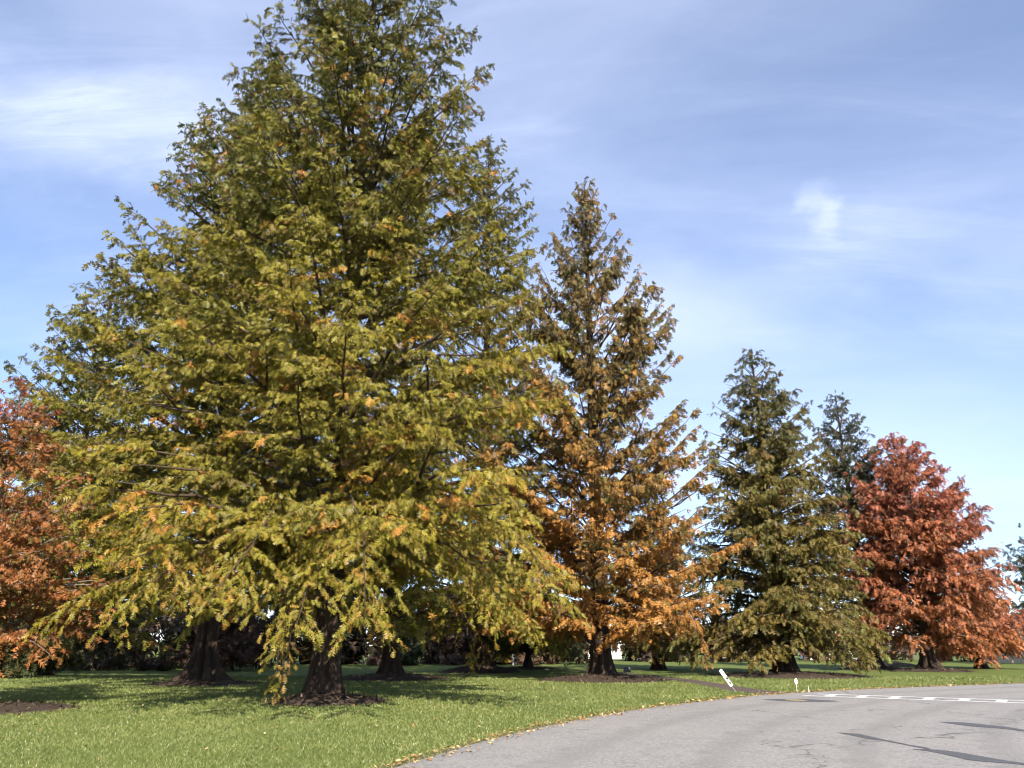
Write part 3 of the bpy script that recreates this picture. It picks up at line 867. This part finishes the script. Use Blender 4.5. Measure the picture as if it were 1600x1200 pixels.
# ------------------------------------------------------------------ mulch beds
k = M('bark_mulch')
v = k.pos()
n2 = k.noise(24, 4, 0.75, v); n1 = k.noise(3, 4, 0.6, v)
c = k.ramp(n2, [(0.3, (0.02, 0.014, 0.01)), (0.55, (0.07, 0.05, 0.038)), (0.75, (0.16, 0.12, 0.09))])
c = k.mixc(k.ramp(n1, [(0.5, (0, 0, 0)), (0.75, (0.5, 0.5, 0.5))]), c, (0.11, 0.085, 0.05))
k.bump(n2, 0.9, 0.03)
MULCH = k.fin(c, 0.95, 0.1)
def mulch(x, y, rad, h, seed, label, sx=1.0, chips=600):
    g = np.random.default_rng(seed)
    rings, segs = 12, 48
    V = [(0, 0, h)]
    for i in range(1, rings + 1):
        q = i / rings
        for j in range(segs):
            a = 2 * math.pi * j / segs
            w = 1 + 0.16 * mnoise.noise((math.cos(a) * 1.5 + seed, math.sin(a) * 1.5, 0)) + .05 * mnoise.noise((math.cos(a) * 6 + seed, math.sin(a) * 6, 2))
            z = h * (1 - q ** 1.8) + 0.035 * mnoise.noise((q * 6 * math.cos(a) + seed, q * 6 * math.sin(a), 4)) * (1 - q ** 4) + .004
            if i == rings: z = -0.03
            V.append((rad * q * w * math.cos(a) * sx, rad * q * w * math.sin(a), z))
    F = []
    for j in range(segs):
        F.append((0, 1 + j, 1 + (j + 1) % segs))
    root = empty('mulch_bed', (x, y, 0))
    tag(root, label, 'mulch bed', 'mulch beds round the trees')
    tris = list(F)
    for i in range(rings - 1):
        for j in range(segs):
            a, b = 1 + i * segs + j, 1 + i * segs + (j + 1) % segs
            tris += [(a, a + segs, b + segs), (a, b + segs, b)]
    np_mesh('mound', V, tris, 3, MULCH, root, smooth=True)
    n = chips
    a = g.uniform(0, 6.28, n); q = np.sqrt(g.uniform(0, 1.1, n))
    P = np.stack([rad * q * np.cos(a) * sx, rad * q * np.sin(a), np.maximum(h * (1 - q ** 1.8), 0) + .02 + .02 * g.random(n)], 1)
    D = g.normal(0, 1, (n, 3)) * [1, 1, .25]
    D = nrm(D); Sd = nrm(np.cross(D, [0, 0, 1.0])) ; L = g.uniform(.04, .12, n)[:, None]
    Vc = np.stack([P - D * L, P + Sd * L * .3, P + D * L, P - Sd * L * .3], 1).reshape(-1, 3)
    Fc = np.arange(4 * n).reshape(-1, 4)
    cols = np.array([(.05, .034, .024), (.09, .062, .044), (.15, .11, .08), (.22, .15, .07), (.04, .03, .025)])[g.integers(0, 5, n)]
    co = np_mesh('bark_chips', Vc, Fc, 4, CHIP, root, cols)
    co['kind'] = 'stuff'
mulch(-5.2, 23.3, 1.75, .22, 1, 'mulch mound round the trunk of the tallest green redwood')
mulch(-12.6, 33.8, 2.2, .16, 2, 'dark mulch round the flared trunk of the leftmost green redwood')
mulch(-5.6, 38.9, 2.9, .24, 3, 'shaded mulch mound under the black trunk behind the tallest redwood')
mulch(-1.9, 48.3, 2.3, .4, 4, 'dark mulch mound behind the low hanging green branch')
mulch(4.15, 37.2, 2.7, .26, 5, 'sunlit round mulch bed under the orange redwood', 1.08, 1500)
mulch(14.2, 42.3, 4.2, .2, 6, 'dark shaded mulch under the olive redwood', 1.0)
mulch(23.7, 53.9, 2.1, .2, 7, 'thin dark mulch ring round the trunk of the dark green redwood')
mulch(25.5, 50.2, 2.3, .2, 8, 'dark mulch ring round the trunk of the brick red redwood')
mulch(-13.4, 20.6, 2.2, .12, 9, 'bare mulch patch at the left picture edge under the rust-orange tree', 1.25)
mulch(1.07, 55.0, 1.9, .12, 10, 'dark mulch under the small spreading tree')
mulch(28.2, 63.0, 2.9, .35, 12, 'brown mulch mound behind the red tree with a lime green object on it')

# ------------------------------------------------------------------ small things
WHITE = M('white_board').fin((0.78, 0.77, 0.72), 0.6, 0.3)
BLACK = M('black_print').fin((0.02, 0.02, 0.022), 0.6, 0.3)
STEEL = M('grey_steel').fin((0.42, 0.42, 0.41), 0.45, 0.5)
LIME = M('lime_cloth').fin((0.38, 0.72, 0.16), 0.7, 0.2)
PLAQ = M('grey_plaque').fin((0.075, 0.08, 0.08), 0.5, 0.4)
def box(bm, c, s, rot=None):
    r_ = bmesh.ops.create_cube(bm, size=1)
    for q in r_['verts']:
        p = Vector((q.co.x * s[0], q.co.y * s[1], q.co.z * s[2]))
        if rot is not None: p = rot @ p
        q.co = p + Vector(c)
def boxo(name, c, s, mat, parent, bev=0.0):
    bm = bmesh.new(); box(bm, c, s)
    if bev: bmesh.ops.bevel(bm, geom=bm.edges[:], offset=bev, segments=2, affect='EDGES')
    return bm_obj(name, bm, mat, parent)
def rod(name, pts, rad, mat, parent):
    v, f = tubes([(np.array(pts, float), np.full(len(pts), rad))], 6)
    return np_mesh(name, v, f, 4, mat, parent, smooth=True)
# leaning sign beside the path
sg = empty('lawn_sign', (7.49, 27.75, 0)); sg.rotation_euler = (0, R(-35), R(6))
tag(sg, 'narrow white sign board with black marks leaning over on a thin stake by the footpath', 'sign')
pl = boxo('board', (0, 0, 0.56), (0.115, 0.02, 0.62), WHITE, sg, 0.004)
boxo('black_mark', (0.015, -0.0125, 0.53), (0.07, 0.004, 0.08), BLACK, pl)
boxo('black_mark', (0.015, -0.0125, 0.36), (0.06, 0.004, 0.09), PLAQ, pl)
rod('stake', [(0.0, 0.012, -0.08), (0.0, 0.012, 0.3), (0, 0.014, 0.5)], 0.007, STEEL, sg)
# small white marker
sg = empty('marker_sign', (9.86, 28.75, 0))
tag(sg, 'small white rounded marker on a thin stake at the road edge by the crosswalk', 'marker')
bm = bmesh.new()
bmesh.ops.create_cone(bm, cap_ends=True, segments=20, radius1=.5, radius2=.5, depth=.02)
for q in bm.verts: q.co = Vector((q.co.x * .105, q.co.z, q.co.y * .2 + .31))
bm_obj('board', bm, WHITE, sg)
rod('stake', [(0, 0.014, -.05), (0, 0.014, .12), (0, 0.014, .3)], 0.007, WHITE, sg)
# low white peg
sg = empty('white_peg', (9.98, 27.95, 0))
tag(sg, 'tiny white peg in the grass at the corner of the crosswalk', 'peg')
bm = bmesh.new()
bmesh.ops.create_cone(bm, cap_ends=True, segments=10, radius1=.03, radius2=.016, depth=.1)
for q in bm.verts: q.co.z += .05
bm_obj('body', bm, WHITE, sg)
rod('stem', [(0, 0, .09), (.004, 0, .15), (.01, 0, .2)], .006, WHITE, sg)
# plant label by the orange redwood
sg = empty('tree_plaque', (5.15, 36.9, .12)); sg.rotation_euler = (0, 0, R(-8))
tag(sg, 'small grey tree plaque on a stake at the foot of the orange redwood', 'plaque')
bm = bmesh.new(); box(bm, (0, 0, 0), (.32, .02, .24))
bmesh.ops.bevel(bm, geom=bm.edges[:], offset=.006, segments=2, affect='EDGES')
bmesh.ops.rotate(bm, verts=bm.verts, cent=(0, 0, 0), matrix=__import__('mathutils').Matrix.Rotation(R(-28), 3, 'X'))
bmesh.ops.translate(bm, verts=bm.verts, vec=(0, 0, .34))
bm_obj('plate', bm, PLAQ, sg)
rod('stake', [(0, .03, -.15), (0, .03, .1), (0, .02, .34)], .012, STEEL, sg)
# lime green slumped bag on the far mulch mound
sg = empty('lime_bag', (28.1, 61.3, .18))
tag(sg, 'small lime green slumped bag with a dark opening on the mulch mound', 'bag')
bm = bmesh.new()
bmesh.ops.create_uvsphere(bm, u_segments=20, v_segments=14, radius=1)
for q in bm.verts:
    z = q.co.z
    w = .16 * (1 - .45 * max(0, z)) + .03 * mnoise.noise(q.co * 2)
    q.co = Vector((q.co.x * w + .06 * z * -1, q.co.y * w, .28 + .30 * z))
body = bm_obj('body', bm, LIME, sg, True)
bm = bmesh.new(); box(bm, (-.07, -.12, .46), (.05, .05, .16)); bm_obj('opening', bm, BLACK, sg)
rod('strap', [(-.1, -.05, .5), (-.16, -.08, .6), (-.12, -.06, .66), (-.05, 0, .57)], .018, LIME, sg)

# far houses glimpsed between the trees
def siding(name, c1):
    k = M(name)
    n1 = k.noise(0.8, 4, 0.6); n2 = k.noise(14, 3, .6, None, (.2, .2, 6))
    c = k.mixc(k.ramp(n1, [(.35, (0, 0, 0)), (.7, (.35, .35, .35))]), c1, tuple(x * .8 for x in c1))
    k.bump(n2, .3, .02)
    return k.fin(c, .7, .3)
CREAM = siding('cream_wall', (.60, .52, .36)); WHW = siding('white_wall', (.72, .71, .68))
ROOF = siding('grey_roof', (.10, .095, .09)); 
k = M('window_glass'); GLASS = k.fin((0.03, 0.04, 0.05), 0.08, 0.6)
def house(label, x, y, w, d, h, rh, wall_m, rz, seed):
    root = empty('house', (x, y, 0), R(rz))
    tag(root, label, 'house')
    bm = bmesh.new()
    vs = [bm.verts.new(p) for p in ((-w/2, -d/2, 0), (w/2, -d/2, 0), (w/2, d/2, 0), (-w/2, d/2, 0), (-w/2, -d/2, h), (w/2, -d/2, h), (w/2, d/2, h), (-w/2, d/2, h), (0, -d/2, h + rh), (0, d/2, h + rh))]
    for f in ((0, 1, 5, 8, 4), (2, 3, 7, 9, 6), (1, 2, 6, 5), (3, 0, 4, 7)):
        bm.faces.new([vs[i] for i in f])
    bm_obj('wall', bm, wall_m, root)
    bm = bmesh.new()
    e = .35; sl = rh / (w / 2)
    for s in (-1, 1):
        a = [(0, h + rh + .02), (s * (w/2 + e), h - e * sl + .02)]
        P = []
        for yy in (-d/2 - e, d/2 + e):
            for (xx, zz2) in a: P += [(xx, yy, zz2), (xx, yy, zz2 + .16)]
        q = [bm.verts.new(p) for p in P]
        for f in ((0, 2, 3, 1), (4, 5, 7, 6), (1, 3, 7, 5), (0, 4, 6, 2), (2, 6, 7, 3)):
            bm.faces.new([q[i] for i in f])
    rf = bm_obj('roof', bm, ROOF, root)
    boxo('chimney', (w * .22, d * .1, h + rh * .9), (.6, .6, 1.2), ROOF, rf)
    for i in range(3):
        xx = (-1 + i) * w * .3
        if i == 1:
            dr = boxo('door', (xx, -d/2 - .03, 1.05), (.95, .06, 2.1), BARK_DARK, root)
            boxo('door_handle', (xx + .35, -d/2 - .08, 1.05), (.04, .05, .12), STEEL, dr)
        else:
            wn_ = boxo('window', (xx, -d/2 - .025, h * .56), (1.25, .05, 1.35), WHW if wall_m is CREAM else STEEL, root)
            for sx_ in (-1, 1):
                boxo('pane', (xx + sx_ * .29, -d/2 - .055, h * .56), (.5, .02, 1.15), GLASS, wn_)
house('white gabled house glimpsed left of the orange redwood trunk', 9.2, 97, 5.5, 8, 2.6, 1.6, WHW, 8, 1)
house('white house glimpsed between the olive and the dark green redwood', 36.5, 92, 7, 8, 2.7, 1.8, WHW, -12, 2)
house('cream coloured house at the right picture edge behind the red trees', 47.6, 72.5, 7, 9, 2.7, 1.5, CREAM, -6, 3)
# pale posts across the lawn
def post(x, y, h, label):
    sg = empty('white_post', (x, y, 0)); tag(sg, label, 'post', 'white posts across the lawn')
    bm = bmesh.new(); box(bm, (0, 0, h / 2), (.13, .13, h)); bmesh.ops.bevel(bm, geom=bm.edges[:], offset=.012, segments=1, affect='EDGES')
    bm_obj('shaft', bm, WHITE, sg)
    bm = bmesh.new(); bmesh.ops.create_cone(bm, cap_ends=True, segments=4, radius1=.12, radius2=.01, depth=.1)
    bmesh.ops.rotate(bm, verts=bm.verts, cent=(0, 0, 0), matrix=__import__('mathutils').Matrix.Rotation(R(45), 3, 'Z'))
    bmesh.ops.translate(bm, verts=bm.verts, vec=(0, 0, h + .05)); bm_obj('cap', bm, WHITE, sg)
post(-2.05, 61.5, .62, 'white post left of the yellow shrub across the lawn')
post(.1, 64.0, .75, 'white post right of the yellow shrub across the lawn')

# ------------------------------------------------------------------ grass, fallen leaves
g = np.random.default_rng(77)
def cone_points(n, y0, y1, pw):
    y = y0 * (y1 / y0) ** (g.random(n) ** pw)
    x = (g.random(n) * 2 - 1) * (0.70 * y + 2.0)
    return np.stack([x, y], 1)
def patchiness(p, s, off):
    return np.array([mnoise.noise((q[0] * s, q[1] * s, off)) for q in p])
P = cone_points(300000, 9.5, 42, 1.0)
dd = edge_dist(P)
pd = np.full(len(P), 9.0)
near = (np.abs(P[:, 0] - 7.5) < 6) & (P[:, 1] > 25) & (P[:, 1] < 53)
q = P[near]
i = np.argmin(((q[:, None, :] - PATH_C[None]) ** 2).sum(2), 1)
pd[near] = np.sqrt(((q - PATH_C[i]) ** 2).sum(1)) - PATH_W[i]
BEDS = [(-5.2, 23.3, 1.7), (-12.6, 33.8, 2.15), (-5.6, 38.9, 2.8), (4.15, 37.2, 2.75), (-13.4, 20.6, 2.3)]
ok = (dd > -0.03) & (pd > 0.0)
ok &= ~((dd < 0.24) & (g.random(len(P)) < 0.55))
for bx, by, br in BEDS:
    ok &= (np.hypot(P[:, 0] - bx, P[:, 1] - by) > br * g.uniform(.9, 1.05, len(P)))
P, dd = P[ok], dd[ok]
n = len(P)
d = P[:, 1]
hgt = (0.034 * (d / 11) ** 0.35) * g.uniform(.55, 1.35, n)
hgt = np.where(dd < .25, hgt * g.uniform(.9, 1.7, n), hgt)
wid = 0.0068 * (d / 11) ** 0.9 * g.uniform(.7, 1.4, n)
a = g.uniform(0, 6.28, n)
lean_ = g.normal(0, .55, (n, 2)) * hgt[:, None]
S0 = np.stack([np.cos(a), np.sin(a)], 1) * wid[:, None]
z0 = np.zeros((n, 1)) + .001
V = np.stack([np.column_stack([P - S0, z0]), np.column_stack([P + S0, z0]), np.column_stack([P + lean_, hgt])], 1).reshape(-1, 3)
pn = patchiness(P[::1], 0.45, 1.0); pn2 = patchiness(P, 2.2, 5.0)
t = np.clip(0.40 + 0.6 * pn + 0.4 * pn2 + g.normal(0, .13, n), 0, 1)[:, None]
colr = np.array([.14, .172, .045]) * (1 - t) + np.array([.215, .23, .068]) * t
dry = g.random(n) < (0.02 + 0.33 * (dd < .28) + .04 * (t[:, 0] > .75))
colr[dry] = np.array([.32, .26, .11]) * g.uniform(.7, 1.1, (dry.sum(), 1))
grass = np_mesh('grass', V, np.arange(3 * n).reshape(-1, 3), 3, BLADE, None, colr)
tag(grass, 'short mown grass blades of the lawn', 'grass', kind='stuff')

P = cone_points(1500, 10, 60, 1.0)
dd = edge_dist(P)
road_side = (dd < -.05)
keep = (~road_side & (g.random(len(P)) < .35)) | (road_side & (dd > -7) & (g.random(len(P)) < .012)) | (np.abs(dd) < .18)
tr = np.hypot(P[:, 0] + 5.4, P[:, 1] - 22) < 7
keep |= tr & ~road_side & (g.random(len(P)) < .5)
P = P[keep]
ee = EDGE[(EDGE[:, 1] > 9) & (EDGE[:, 1] < 36)]; en = RIGHTN[(EDGE[:, 1] > 9) & (EDGE[:, 1] < 36)]
ii = g.integers(0, len(ee), 1600)
P = np.concatenate([P, ee[ii] + en[ii] * (g.normal(.0, .13, 1600) + .02)[:, None] + g.uniform(-.2, .2, (1600, 2))])
P = P[edge_dist(P) > -2.6]; n = len(P)
Lf = g.uniform(.02, .045, n)[:, None] * (P[:, 1:2] / 14) ** .3
D = nrm(g.normal(0, 1, (n, 3)) * [1, 1, .35]); Sd = nrm(np.cross(D, g.normal(0, .3, (n, 3)) + [0, 0, 1.0]))
C0 = np.column_stack([P, np.where(edge_dist(P) < -.05, .03, .045)])
V = np.stack([C0 - D * Lf, C0 + Sd * Lf * .55, C0 + D * Lf, C0 - Sd * Lf * .55], 1).reshape(-1, 3)
cols = np.array([(.34, .22, .08), (.30, .14, .05), (.40, .31, .15), (.25, .14, .06), (.5, .36, .16)])[g.integers(0, 5, n)]
fl = np_mesh('fallen_leaves', V, np.arange(4 * n).reshape(-1, 4), 4, CHIP, None, cols)
tag(fl, 'scattered dry fallen leaves on the grass and road edge', 'leaves', kind='stuff')
